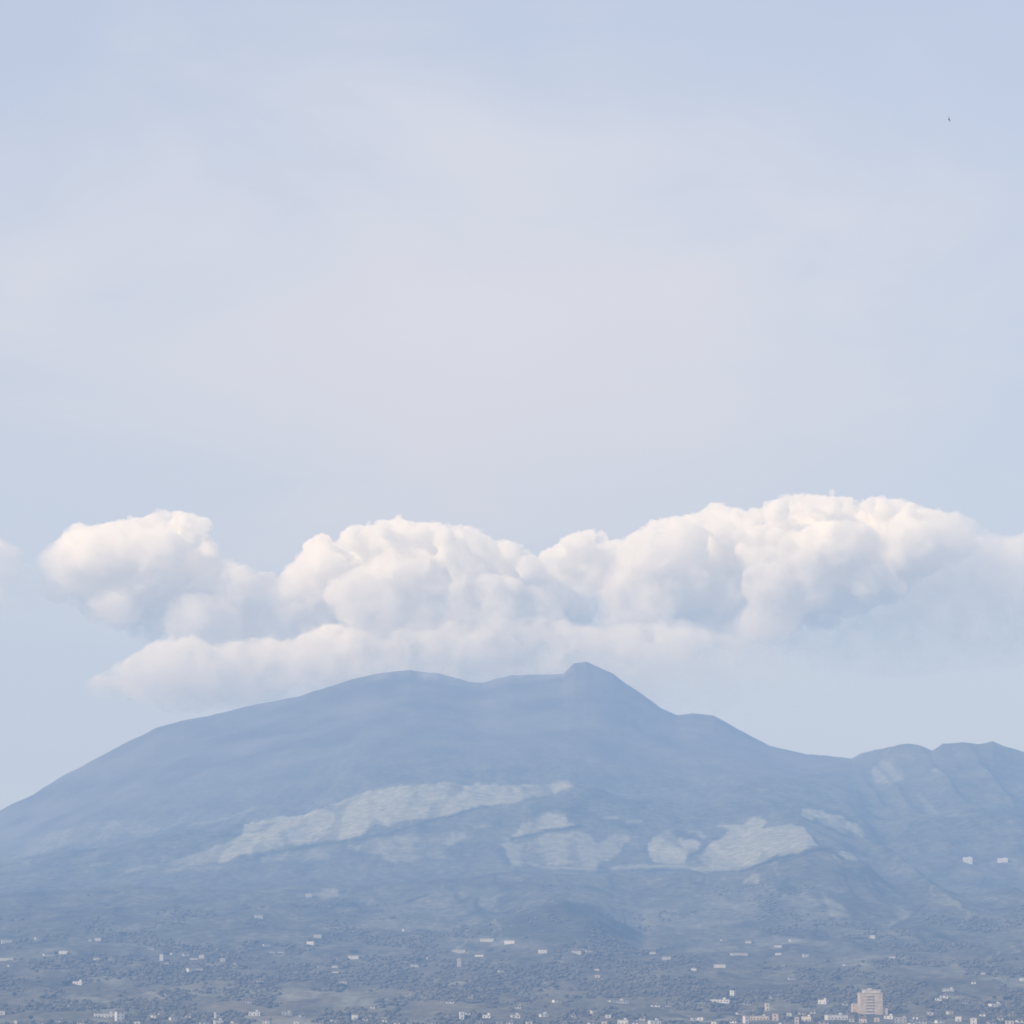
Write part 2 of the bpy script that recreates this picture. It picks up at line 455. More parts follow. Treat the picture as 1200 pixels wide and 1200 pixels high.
nt.links.new(b.outputs["BSDF"], out.inputs["Surface"])
me.materials.append(m)

# the plain, one sheet to the horizon
a_ = np.linspace(0, 2 * np.pi, 97)[:-1]
rr = [0, 300, 1500, 6000, 20000, 60000]
pv = [(0, 0, 0)]; pf = []
for r in rr[1:]:
    pv += [(r * math.cos(x), r * math.sin(x), 0) for x in a_]
bm = bmesh.new()
bv = [bm.verts.new(p) for p in pv]
for k in range(96):
    bm.faces.new((bv[0], bv[1 + k], bv[1 + (k + 1) % 96]))
    for ring in range(len(rr) - 2):
        o0 = 1 + ring * 96; o1 = o0 + 96
        bm.faces.new((bv[o0 + k], bv[o1 + k], bv[o1 + (k + 1) % 96], bv[o0 + (k + 1) % 96]))
me = bpy.data.meshes.new("ground"); bm.to_mesh(me); bm.free()
gr = link("ground", me, simple("plain_ground", (0.09, 0.095, 0.06), scale=0.02, var=0.5))
tag(gr, "flat hazy plain at the foot of the volcano", "ground", kind="structure")

# ------------------------------------------------------------------ houses
COLS = {
    "white": (0.58, 0.58, 0.57), "pale": (0.40, 0.40, 0.39), "grey": (0.26, 0.27, 0.28), "cream": (0.52, 0.48, 0.41),
    "pink": (0.46, 0.38, 0.36), "tan": (0.50, 0.42, 0.31)}
WALL = {k: simple("plaster_" + k, v, scale=0.35) for k, v in COLS.items()}
ROOF = {"tile": simple("clay_tiles", (0.13, 0.10, 0.088), scale=1.2, var=0.4), "slab": simple("roof_slab", (0.42, 0.41, 0.40), scale=0.5),
        "dark": simple("dark_roofing", (0.06, 0.06, 0.065), scale=1.0)}
GLASS = simple("window_shade", (0.03, 0.035, 0.045), rough=0.25, var=0.2)


class MB:
    def __init__(s): s.v = []; s.f = []
    def poly(s, pts):
        b = len(s.v); s.v += [tuple(p) for p in pts]; s.f.append(tuple(range(b, b + len(pts))))
    def box(s, x0, x1, y0, y1, z0, z1, bottom=False):
        b = len(s.v)
        s.v += [(x0, y0, z0), (x1, y0, z0), (x1, y1, z0), (x0, y1, z0), (x0, y0, z1), (x1, y0, z1), (x1, y1, z1), (x0, y1, z1)]
        q = [(0, 1, 5, 4), (1, 2, 6, 5), (2, 3, 7, 6), (3, 0, 4, 7), (4, 5, 6, 7), (3, 2, 1, 0)]
        s.f += [tuple(b + i for i in f) for f in q]
    def build(s, name, mat, parent=None):
        me = bpy.data.meshes.new(name); me.from_pydata(s.v, [], s.f); me.update()
        return link(name, me, mat, parent)


def roof_shape(rb, kind, w, d, h, base):
    e = 0.45
    if kind == "flat":
        rb.box(-w / 2 - 0.25, w / 2 + 0.25, -d / 2 - 0.25, d / 2 + 0.25, base + 0.002, base + 0.55)
    elif kind == "gable":
        x = w / 2 + e; y = d / 2 + e; t = base + h; z = base - 0.15
        for zz in (0,):
            rb.poly([(-x, -y, z), (x, -y, z), (x, 0, t), (-x, 0, t)])
            rb.poly([(x, y, z), (-x, y, z), (-x, 0, t), (x, 0, t)])
            rb.poly([(-x, y, z), (-x, -y, z), (-x, 0, t)])
            rb.poly([(x, -y, z), (x, y, z), (x, 0, t)])
            rb.poly([(-x, -y, z), (-x, y, z), (x, y, z), (x, -y, z)])
    elif kind == "hip":
        x = w / 2 + e; y = d / 2 + e; t = base + h; z = base + 0.002; r = max(0.3, w / 2 - d / 2)
        rb.poly([(-x, -y, z), (x, -y, z), (r, 0, t), (-r, 0, t)])
        rb.poly([(x, y, z), (-x, y, z), (-r, 0, t), (r, 0, t)])
        rb.poly([(-x, y, z), (-x, -y, z), (-r, 0, t)])
        rb.poly([(x, -y, z), (x, y, z), (r, 0, t)])
        rb.poly([(-x, -y, z), (-x, y, z), (x, y, z), (x, -y, z)])


def window_boxes(w, d, H, n_max=100):
    fl = max(1, int(H // 3.0)); nc = max(1, int(w // 3.6)); res = []
    for f in range(fl):
        for k in range(nc):
            x = -w / 2 + (k + 0.5) * w / nc
            z = f * (H / fl) + 1.0
            res.append((x, z, 1.1 if nc > 2 else 1.3, min(1.5, H / fl - 1.2)))
    return res[:n_max]


FOOTP = []


def house(u, v, w_px, h_px, colour, roof, name="house", yaw=None, detail=True):
    """u, v: middle of the visible front; sizes as seen"""
    p = hit(u, v + h_px / 2)
    r = math.hypot(p.x, p.y)
    m = r * PXM
    w = max(4.5, w_px * m); tot = max(3.0, h_px * m)
    d = min(max(7.0, w * 0.7), 13.0)
    rise = {"flat": 0.55, "gable": min(2.6, tot * 0.42), "hip": min(2.4, tot * 0.4)}[roof]
    H = max(2.6, tot - rise)
    if yaw is None: yaw = rng.uniform(-0.45, 0.45)
    yaw = yaw - math.atan2(p.x, p.y)
    o = bpy.data.objects.new(name, None); COL.objects.link(o)
    o.empty_display_size = 2
    # step back by half the depth, so that the front stands on the seen point
    c = Vector((p.x, p.y, 0)) + Vector((p.x, p.y, 0)).normalized() * d * 0.5
    o.location = (c.x, c.y, p.z - 0.2); o.rotation_euler = (0, 0, yaw)
    FOOTP.append((c.x, c.y, max(w, d) * 0.5 + 1.0, r))
    wb = MB(); wb.box(-w / 2, w / 2, -d / 2, d / 2, -4.0, H)
    wb.build("wall", WALL[colour], o)
    rb = MB(); roof_shape(rb, roof, w, d, rise, H)
    rm = "slab" if roof == "flat" else "tile"
    if roof == "flat" and colour in ("white",): rmat = WALL["pale"]
    else: rmat = ROOF[rm]
    ro = rb.build("roof", rmat, o)
    if detail:
        wins = window_boxes(w, d, H, 14)
        for (x, z, ww, hh) in wins:
            gb = MB(); gb.box(x - ww / 2, x + ww / 2, -d / 2 - 0.06, -d / 2 + 0.2, z, z + hh)
            gb.build("window", GLASS, o)
        if roof == "flat" and w > 9:
            hb = MB(); hx = w * 0.22
            hb.box(hx - 1.4, hx + 1.4, -1.2, 1.6, H + 0.552, H + 2.4)
            hb.build("stair_head", WALL[colour], ro)
        elif roof != "flat":
            hb = MB(); hb.box(w * 0.2 - 0.4, w * 0.2 + 0.4, 0.5, 1.2, H + rise * 0.3, H + rise + 0.9)
            hb.build("chimney", WALL["pale"], ro)
    return o


# u, v, width, height (as seen), wall colour, roof
HOUSES = [
    # wooded slope, left
    (8, 1103, 12, 4, "pale", "flat"), (45, 1099, 8, 5, "pale", "hip"), (57, 1118, 12, 5, "pale", "hip"), (75, 1116, 10, 4, "white", "flat"),
    (8, 1124, 16, 3, "pale", "flat"), (12, 1131, 5, 4, "pale", "hip"), (92, 1152, 11, 4, "white", "flat"), (62, 1181, 10, 4, "pale", "hip"),
    (83, 1178, 6, 4, "grey", "hip"), (2, 1187, 7, 5, "white", "flat"), (113, 1123, 7, 5, "pale", "hip"), (115, 1101, 7, 4, "pale", "flat"),
    (106, 1101, 4, 5, "grey", "hip"), (130, 1123, 6, 4, "grey", "hip"), (189, 1122, 4, 8, "white", "flat"), (195, 1128, 5, 4, "pale", "hip"),
    (203, 1117, 6, 4, "pale", "hip"), (218, 1118, 7, 5, "pale", "gable"), (227, 1123, 8, 4, "white", "hip"), (224, 1136, 10, 7, "white", "gable"),
    (177, 1111, 8, 4, "grey", "hip"), (237, 1121, 6, 4, "pale", "flat"), (234, 1135, 7, 4, "pale", "hip"), (262, 1125, 6, 4, "grey", "flat"),
    (276, 1129, 5, 3, "grey", "hip"), (303, 1149, 10, 4, "pale", "hip"), (291, 1173, 7, 5, "pale", "gable"), (312, 1108, 8, 3, "pale", "flat"),
    (319, 1115, 6, 4, "pale", "hip"), (329, 1115, 7, 4, "pale", "gable"), (372, 1097, 9, 4, "pale", "flat"), (364, 1105, 8, 4, "white", "flat"),
    (416, 1122, 13, 4, "pale", "flat"), (393, 1132, 7, 4, "pale", "hip"), (377, 1132, 10, 3, "grey", "hip"), (394, 1139, 9, 3, "cream", "hip"),
    (402, 1150, 9, 4, "pale", "hip"), (438, 1180, 6, 4, "pale", "hip"),
    # bottom, left half
    (140, 1190, 9, 14, "white", "gable"), (179, 1190, 9, 5, "white", "hip"), (189, 1187, 7, 5, "pale", "gable"), (203, 1194, 8, 4, "white", "flat"),
    (298, 1188, 13, 5, "white", "flat"), (254, 1190, 4, 7, "pale", "flat"), (239, 1198, 10, 5, "pale", "hip"), (256, 1198, 10, 5, "white", "flat"),
    (313, 1197, 8, 9, "pale", "gable"), (336, 1188, 11, 4, "pale", "flat"), (347, 1199, 6, 5, "white", "flat"), (354, 1190, 6, 4, "pale", "hip"),
    (416, 1192, 7, 6, "white", "flat"), (428, 1194, 6, 5, "pale", "hip"), (376, 1199, 9, 4, "grey", "hip"),
    # middle
    (538, 1115, 15, 4, "pale", "flat"), (562, 1119, 10, 4, "white", "hip"), (572, 1102, 16, 4, "pale", "flat"), (587, 1137, 6, 4, "pale", "hip"),
    (486, 1132, 9, 3, "pale", "flat"), (504, 1122, 8, 4, "grey", "hip"), (538, 1128, 4, 10, "pale", "flat"), (527, 1174, 9, 4, "white", "hip"),
    (541, 1190, 5, 9, "white", "flat"), (548, 1187, 5, 5, "white", "hip"), (571, 1191, 9, 4, "white", "flat"), (562, 1198, 8, 5, "white", "gable"),
    (552, 1168, 6, 4, "grey", "hip"), (480, 1199, 6, 5, "white", "gable"), (523, 1192, 8, 4, "cream", "hip"), (476, 1090, 8, 3, "pale", "flat"),
    (598, 1104, 12, 4, "white", "flat"), (636, 1114, 9, 7, "white", "gable"), (676, 1115, 11, 6, "pale", "gable"), (690, 1114, 8, 4, "pale", "hip"),
    (604, 1191, 10, 4, "white", "flat"), (608, 1180, 7, 4, "pale", "hip"), (637, 1190, 9, 4, "white", "flat"), (652, 1172, 8, 5, "white", "hip"),
    (696, 1186, 7, 4, "cream", "flat"), (672, 1190, 4, 4, "pale", "hip"), (700, 1136, 6, 3, "pink", "hip"), (701, 1144, 6, 3, "pink", "flat"),
    (694, 1199, 9, 4, "white", "hip"), (708, 1199, 6, 5, "cream", "flat"), (598, 1198, 8, 4, "pale", "hip"),
    (724, 1174, 22, 3, "white", "flat"), (768, 1178, 10, 4, "white", "hip"), (783, 1178, 7, 4, "pale", "hip"), (713, 1191, 6, 4, "white", "flat"),
    (730, 1198, 12, 6, "white", "flat"), (745, 1199, 6, 5, "white", "hip"), (754, 1194, 7, 4, "pale", "hip"), (767, 1198, 13, 5, "white", "flat"),
    (813, 1135, 6, 5, "white", "hip"), (781, 1123, 10, 4, "pale", "flat"), (765, 1116, 7, 4, "pale", "hip"), (813, 1193, 6, 7, "pale", "gable"), (822, 1194, 7, 4, "white", "flat"),
    # right
    (844, 1173, 22, 4, "white", "flat"), (859, 1164, 5, 7, "white", "flat"), (845, 1132, 14, 4, "pale", "flat"), (848, 1101, 7, 3, "pale", "hip"),
    (866, 1118, 19, 3, "pale", "flat"), (877, 1103, 7, 5, "pale", "gable"), (912, 1117, 7, 4, "white", "hip"), (932, 1102, 14, 3, "pale", "flat"),
    (912, 1109, 9, 3, "pale", "flat"), (901, 1168, 6, 4, "white", "hip"), (899, 1180, 4, 9, "cream", "flat"), (909, 1192, 7, 8, "pink", "flat"),
    (890, 1193, 22, 5, "tan", "flat"), (875, 1176, 8, 4, "pale", "hip"), (866, 1187, 6, 4, "cream", "hip"), (860, 1197, 8, 4, "white", "hip"),
    (874, 1195, 4, 9, "white", "flat"), (838, 1199, 6, 4, "white", "flat"), (928, 1146, 8, 4, "pale", "hip"), (940, 1187, 8, 6, "cream", "gable"),
    (946, 1194, 11, 6, "cream", "flat"), (934, 1196, 5, 8, "pink", "flat"), (944, 1120, 6, 4, "pale", "flat"),
    (965, 1174, 10, 5, "white", "flat"), (990, 1176, 6, 4, "pale", "hip"), (980, 1192, 24, 6, "white", "flat"), (998, 1194, 6, 7, "pale", "gable"),
    (965, 1198, 10, 4, "pink", "hip"), (1012, 1195, 9, 8, "pink", "gable"), (1042, 1192, 10, 4, "white", "flat"), (1028, 1195, 6, 5, "pink", "flat"),
    (1057, 1196, 14, 7, "grey", "flat"), (1046, 1121, 7, 4, "pale", "hip"), (992, 1130, 7, 4, "pale", "hip"),
    (1106, 1167, 9, 5, "white", "hip"), (1100, 1171, 7, 3, "white", "flat"), (1112, 1160, 13, 3, "pale", "flat"), (1167, 1178, 14, 4, "white", "flat"),
    (1080, 1197, 12, 5, "pale", "gable"), (1101, 1196, 9, 6, "white", "hip"), (1123, 1194, 7, 6, "white", "flat"), (1141, 1197, 7, 8, "white", "flat"),
    (1196, 1196, 10, 5, "white", "hip"), (1198, 1148, 5, 4, "white", "flat"), (1141, 1151, 5, 4, "white", "hip"), (1152, 1140, 5, 4, "pale", "hip"),
    (1178, 1178, 8, 4, "pale", "gable"), (1073, 1192, 6, 5, "white", "gable"),
    (918, 1199, 8, 5, "white", "hip"), (926, 1189, 6, 4, "pale", "flat"), (953, 1186, 7, 4, "pale", "hip"), (1090, 1188, 7, 4, "pale", "flat"), (1113, 1187, 6, 4, "cream", "flat"),
    (1152, 1189, 7, 4, "cream", "hip"), (1186, 1189, 8, 4, "pale", "hip"), (1172, 1193, 6, 5, "cream", "gable"), (1068, 1199, 7, 4, "white", "hip"), (1183, 1198, 9, 4, "cream", "flat"),
    (22, 1198, 8, 4, "pale", "flat"), (48, 1198, 7, 4, "grey", "gable"), (70, 1196, 9, 4, "pale", "hip"), (95, 1199, 8, 4, "cream", "hip"), (162, 1199, 7, 4, "pale", "flat"),
    (221, 1191, 7, 4, "pale", "hip"), (275, 1197, 7, 5, "cream", "gable"), (392, 1197, 8, 4, "pale", "flat"), (450, 1196, 9, 4, "cream", "hip"), (465, 1199, 6, 4, "white", "hip"),
    (506, 1199, 9, 4, "pale", "gable"), (585, 1199, 7, 4, "grey", "flat"), (620, 1199, 7, 4, "cream", "flat"), (661, 1199, 8, 4, "grey", "gable"), (1162, 1198, 9, 5, "pale", "hip"), (1131, 1174, 7, 4, "grey", "hip"),
]
CW = {"white": "bright white", "pale": "pale", "grey": "dull grey", "cream": "cream", "pink": "pinkish", "tan": "brownish tan"}


def shape_word(w, h):
    if h > w * 1.15: return "tall narrow"
    if w >= 18: return "very long low"
    if w >= 11: return "long low"
    if w >= 8: return "mid-sized"
    return "tiny"


def zone_word(u, v):
    row = 0 if v >= 1184 else 1 if v >= 1155 else 2 if v >= 1112 else 3
    rows = ["in bottom row", "just above bottom row", "midway up wooded slope", "high on wooded slope"]
    if u < 160: z = "at far left"
    elif u < 330: z = "under left flank"
    elif u < 500: z = "under long meadow"
    elif u < 620: z = "below summit notch"
    elif u < 790: z = "below wooded mound"
    elif u < 880: z = "left of tan block"
    elif u < 1003: z = "beside tan block"
    elif u < 1090: z = "at tan block"
    else: z = "at far right"
    return rows[row] + " " + z


RW = {"flat": "flat-roofed", "gable": "gabled", "hip": "hip-roofed"}
SHADE = {}
info = []
for (u, v, w, h, colr, rf) in HOUSES:
    o = house(u, v, w, h, colr, rf, detail=v > 1140)
    info.append((o, u, v, f"{CW[colr]} {shape_word(w, h)} {RW[rf]} house", zone_word(u, v)))
classes = {}
for it in info:
    classes.setdefault((it[3], it[4]), []).append(it)
ORD = {1: ["{}"], 2: ["left one of two: {}", "right one of two: {}"], 3: ["leftmost of three: {}", "middle of three: {}", "rightmost of three: {}"],
       4: ["leftmost of four: {}", "second from left of four: {}", "third from left of four: {}", "rightmost of four: {}"]}
for (desc, zone), its in classes.items():
    its.sort(key=lambda t: t[1])
    for k, it in enumerate(its):
        lab = (desc + " " + zone)
        if len(its) > 1:
            n = len(its)
            words_ = {2: ["left one of two", "right one of two"], 3: ["leftmost of three", "middle of three", "rightmost of three"],
                      4: ["leftmost of four", "second of four", "third of four", "rightmost of four"]}[n]
            lab = lab + ", " + words_[k]
        tag(it[0], lab, "house", "houses scattered over the foot of the volcano")

# the white block with its long wing, lower left
o = house(124, 1190, 26, 5, "white", "flat", name="farm_building", yaw=0.05)
tag(o, "long low white building with bluish roof beside a tall white gable, lower left corner", "building")
# two isolated white buildings on the right-hand slope
for (u, w, h, lab) in ((1134, 10, 7, "taller left one of two bright white buildings alone on the dark right slope"),
                       (1175, 11, 5, "lower right one of two bright white buildings alone on the dark right slope")):
    o = house(u, 1008, w, h, "white", "flat", name="hillside_building", yaw=0.1)
    tag(o, lab, "building", "white buildings alone on the right slope")
# small buildings on the mid slope
for (u, v, w, h, lab) in ((303, 1074, 9, 4, "small pale building alone on the mid slope under the long pale meadow"),
                          (362, 1049, 6, 4, "pale building at the left tip of a small pale field on the mid slope"),
                          (1023, 1098, 6, 4, "small pale building on the slope above the tan block")):
    o = house(u, v, w, h, "pale", "flat", name="hillside_building", detail=False)
    tag(o, lab, "building")


# the tan block
def tan_block():
    p = hit(1020, 1189)
    r = math.hypot(p.x, p.y); m = r * PXM
    o = bpy.data.objects.new("apartment_block", None); COL.objects.link(o)
    d = Vector((p.x, p.y, 0)).normalized() * 8
    o.location = (p.x + d.x, p.y + d.y, p.z - 0.2); o.rotation_euler = (0, 0, -math.atan2(p.x, p.y) + 0.16)
    w, h, dp = 26 * m, 28 * m, 15.0
    a = MB(); a.box(-w / 2, w / 2, -dp / 2, dp / 2, -4, h * 0.86); a.build("wall", WALL["tan"], o)
    a = MB(); a.box(-w * 0.30, w * 0.42, -dp / 2 + 1.2, dp / 2 - 0.5, h * 0.86 + 0.6, h * 0.98); a.build("penthouse", WALL["cream"], o)
    a = MB(); a.box(-w / 2 - 0.4, w / 2 + 0.4, -dp / 2 - 0.4, dp / 2 + 0.4, h * 0.86 + 0.002, h * 0.86 + 0.6); rf = a.build("roof", WALL["cream"], o)
    a = MB(); a.box(-w * 0.33, w * 0.45, -dp / 2 + 0.9, dp / 2 - 0.2, h * 0.98 + 0.002, h * 1.0); a.build("penthouse_roof", WALL["white"], o)
    a = MB(); a.box(-w / 2 - 8, -w / 2 - 0.003, -dp / 2 + 3, dp / 2 - 2, -4, h * 0.45); a.build('side_wing', WALL['tan'], o)
    a = MB(); a.box(w / 2 + 0.003, w / 2 + 6, -dp / 2 + 2, dp / 2 - 3, -4, h * 0.26); a.build('side_wing', WALL['cream'], o)
    nfl = 7; ncl = 6
    fh = (h * 0.86 - 1) / nfl
    for f in range(nfl):
        z = 1.0 + f * fh
        bx_ = MB(); x_ = -w * 0.08
        bx_.box(x_ - 4.5, x_ + 4.5, -dp / 2 - 1.2, -dp / 2 - 0.003, z - 0.3, z + 0.7); bx_.build("balcony", WALL["cream"], o)
        for k in range(ncl):
            if rng.uniform() < 0.3: continue
            x = -w / 2 + (k + 0.5 + rng.uniform(-0.12, 0.12)) * w / ncl
            b_ = MB(); b_.box(x - 0.6, x + 0.6, -dp / 2 - 0.05, -dp / 2 + 0.2, z + 0.8, z + 0.8 + rng.uniform(1.2, 1.7))
            b_.build("window", WINDOW_TAN, o)
    a = MB(); a.box(-w * 0.1, w * 0.06, -2, 2.5, h * 1.0 + 0.003, h * 1.0 + 1.6); a.build("lift_housing", WALL["tan"], rf)
    FOOTP.append((p.x, p.y, w * 0.6, r))
    tag(o, "tall tan apartment block with paler top above the rooftops, lower right", "building")


WINDOW_TAN = simple("shuttered_window", (0.41, 0.345, 0.27), var=0.3)
tan_block()

# ------------------------------------------------------------------ trees
LEAF = simple("leaf_canopy", (0.092, 0.085, 0.060), scale=0.06, var=0.6)
BARK = simple("bark", (0.10, 0.08, 0.06))
ico = bmesh.new(); bmesh.ops.create_icosphere(ico, subdivisions=2, radius=1.0)
IV = np.array([v.co[:] for v in ico.verts]); IF = np.array([[v.index for v in f.verts] for f in ico.faces]); ico.free()
ico = bmesh.new(); bmesh.ops.create_icosphere(ico, subdivisions=1, radius=1.0)
IV1 = np.array([v.co[:] for v in ico.verts]); IF1 = np.array([[v.index for v in f.verts] for f in ico.faces]); ico.free()

# woodland that reads as one mass on the lower slopes
tv, tf = [], []
cnt = 0; base = 0
fp = np.array([(a, b_, c_) for a, b_, c_, _ in FOOTP])
NT = 25000
cand_u = rng.uniform(-60, 1260, NT * 4); cand_r = 3200 + 2700 * rng.uniform(0, 1, NT * 4) ** 1.35
dens = fbm(cand_u * 0.02, cand_r * 0.006, 4, 91)
cand_a, _ = ray(cand_u, np.full(len(cand_u), 1150.0))
cx = cand_r * np.sin(cand_a); cy = cand_r * np.cos(cand_a)
ccol = np.interp(cand_a, az, np.arange(NC)).astype(int)
keep = dens > rng.uniform(-0.10, 0.16, len(dens)) + 0.45 * np.maximum(0.0, (cand_r - 4300) / 1600)
for i in np.nonzero(keep)[0]:
    if cnt >= NT: break
    x, y = cx[i], cy[i]
    # leave the houses and a strip of open ground before them clear
    ddx = fp[:, 0] - x; ddy = fp[:, 1] - y
    if np.any((np.abs(ddx) < fp[:, 2] + 2.0) & (ddy > -fp[:, 2]) & (ddy < fp[:, 2] + 30.0)): continue
    z = float(np.interp(cand_r[i], GR[:, ccol[i]], GZ[:, ccol[i]]))
    s = 1.0 + 2.6 * rng.uniform() ** 2
    V = IV1 * np.array([s * rng.uniform(0.8, 1.5), s * rng.uniform(0.8, 1.3), s * rng.uniform(0.5, 0.95)])
    V = V * (1 + rng.uniform(-0.45, 0.4, (len(V), 1)))
    V += (x, y, z + s * 0.45)
    tv.append(V); tf.append(IF1 + base); base += len(V); cnt += 1
me = mesh_np("woodland", np.concatenate(tv), tris=np.concatenate(tf))
wd = link("woodland", me, LEAF)
tag(wd, "dense blue-grey woodland and orchards spread over the lower slopes", "woodland", kind="stuff")


def tree(u, v, hpx, wpx, label):
    p = hit(u, v + hpx / 2)
    r = math.hypot(p.x, p.y); m = r * PXM
    h, w = hpx * m, wpx * m
    o = bpy.data.objects.new("tree", None); COL.objects.link(o); o.location = p
    bm = bmesh.new()
    bmesh.ops.create_cone(bm, cap_ends=True, segments=7, radius1=0.4, radius2=0.18, depth=h * 0.6, matrix=Matrix.Translation((0, 0, h * 0.3)))
    for k in range(3):
        a = k * 2.1
        bmesh.ops.create_cone(bm, cap_ends=True, segments=5, radius1=0.16, radius2=0.05, depth=w * 0.35,
                              matrix=Matrix.Translation((math.cos(a) * w * 0.13, math.sin(a) * w * 0.13, h * 0.55)) @ Matrix.Rotation(a, 4, 'Z') @ Matrix.Rotation(0.8, 4, 'Y'))
    me = bpy.data.meshes.new("trunk"); bm.to_mesh(me); bm.free(); link("trunk", me, BARK, o)
    vs, fs, b_ = [], [], 0
    for k in range(90):
        q = rng.normal(size=3); q /= np.linalg.norm(q); q *= rng.uniform(0.35, 1) ** 0.5
        s = rng.uniform(0.10, 0.2)
        V = IV1 * s * (1 + rng.uniform(-0.4, 0.4, (len(IV1), 1))) + q * 0.85
        V = V * np.array([w / 2, w / 2, h * 0.36]) + (0, 0, h * 0.62)
        vs.append(V); fs.append(IF1 + b_); b_ += len(V)
    link("crown", mesh_np("crown", np.concatenate(vs), tris=np.concatenate(fs)), DARKLEAF, o)
    tag(o, label, "tree", "dark trees among the houses")


DARKLEAF = simple("dark_leaf_canopy", (0.022, 0.03, 0.02), scale=0.5, var=0.5)
for t in [
    (17, 1166, 7, 6, "single dark tree on bare slope near the left edge"),
    (36, 1193, 6, 6, "low dark tree on the left, near the bottom edge"),
    (78, 1152, 5, 14, "wide dark tree clump left of a bright white flat-roofed house, far left"),
    (144, 1094, 4, 13, "wide dark tree clump alone high on the left slope"),
    (288, 1134, 5, 6, "small dark round tree alone under the left flank"),
    (301, 1104, 4, 7, "small dark tree beside a pale house high under the left flank"),
    (415, 1115, 4, 12, "wide very dark tree clump just above a long pale house"),
    (400, 1155, 4, 11, "dark tree clump just below a pale hip-roofed house, left of centre"),
    (491, 1125, 6, 8, "dark pointed tree clump left of centre on the lower slope"),
    (453, 1157, 6, 5, "small dark tree alone on open slope left of centre"),
    (515, 1154, 4, 11, "flat wide dark tree clump below the summit notch"),
    (562, 1191, 9, 6, "tall dark tree among white houses in the bottom row near centre"),
    (652, 1157, 5, 10, "dark tree clump below the wooded mound on open slope"),
    (981, 1146, 5, 8, "dark round tree above and left of the tan block"),
    (1022, 1154, 4, 18, "wide dark tree clump right above the tan block"),
    (1180, 1170, 5, 12, "dark tree clump above a long white building at far right"),
    (1165, 1169, 4, 6, "small dark tree beside a white house at far right"),
]:
    tree(*t)

# ------------------------------------------------------------------ bird
def bird():
    c = at(1112, 140, 560)
    o = bpy.data.objects.new("bird", None); COL.objects.link(o); o.location = c
    o.rotation_euler = (0.1, 1.25, -math.atan2(c.x, c.y) + 0.35)
    mat = simple("dark_plumage", (0.02, 0.02, 0.023), var=0.3, scale=4)
    prof = [(-0.30, 0.01), (-0.24, 0.05), (-0.12, 0.10), (0.02, 0.125), (0.13, 0.10), (0.19, 0.065), (0.24, 0.07), (0.29, 0.055), (0.33, 0.02), (0.38, 0.004)]
    bm = bmesh.new(); rings = []
    for (y, rr_) in prof:
        rings.append([bm.verts.new((1.3 * rr_ * math.cos(k * math.pi / 5), y, rr_ * math.sin(k * math.pi / 5) + 0.05 * y)) for k in range(10)])
    for a, b_ in zip(rings, rings[1:]):
        for k in range(10): bm.faces.new((a[k], a[(k + 1) % 10], b_[(k + 1) % 10], b_[k]))
    bm.faces.new(rings[0][::-1]); bm.faces.new(rings[-1])
    # tail fan
    tv_ = [bm.verts.new(p) for p in ((-0.03, -0.26, 0), (0.03, -0.26, 0), (0.11, -0.46, -0.02), (-0.11, -0.46, -0.02), (-0.03, -0.26, 0.02), (0.03, -0.26, 0.02), (0.11, -0.46, -0.005), (-0.11, -0.46, -0.005))]
    for f in ((3, 2, 1, 0), (4, 5, 6, 7), (0, 1, 5, 4), (1, 2, 6, 5), (2, 3, 7, 6), (3, 0, 4, 7)): bm.faces.new([tv_[i] for i in f])
    me = bpy.data.meshes.new("body"); bm.to_mesh(me); bm.free()
    for p in me.polygons: p.use_smooth = True
    link("body", me, mat, o)
    for s in (-1, 1):                         # wings lifted in the upstroke
        secs = [(0.05, 0.02, 0.14, -0.18), (0.18, 0.09, 0.18, -0.17), (0.33, 0.13, 0.15, -0.16), (0.48, 0.14, 0.06, -0.14), (0.58, 0.13, -0.04, -0.12)]
        bm = bmesh.new(); rows = []
        for (x, z, yf, yb) in secs:
            rows.append([bm.verts.new((s * x, yf, z)), bm.verts.new((s * (x - 0.02), (yf + yb) / 2, z + 0.03)), bm.verts.new((s * x, yb, z)), bm.verts.new((s * (x + 0.012), (yf + yb) / 2, z - 0.01))])
        for a, b_ in zip(rows, rows[1:]):
            for k in range(4): bm.faces.new((a[k], a[(k + 1) % 4], b_[(k + 1) % 4], b_[k]))
        bm.faces.new(rows[0][::-1]); bm.faces.new(rows[-1])
        bmesh.ops.recalc_face_normals(bm, faces=bm.faces)
        me = bpy.data.meshes.new("wing"); bm.to_mesh(me); bm.free()
        link("wing", me, mat, o)
    tag(o, "tiny dark bird banking alone in the open sky, upper right", "bird")


bird()

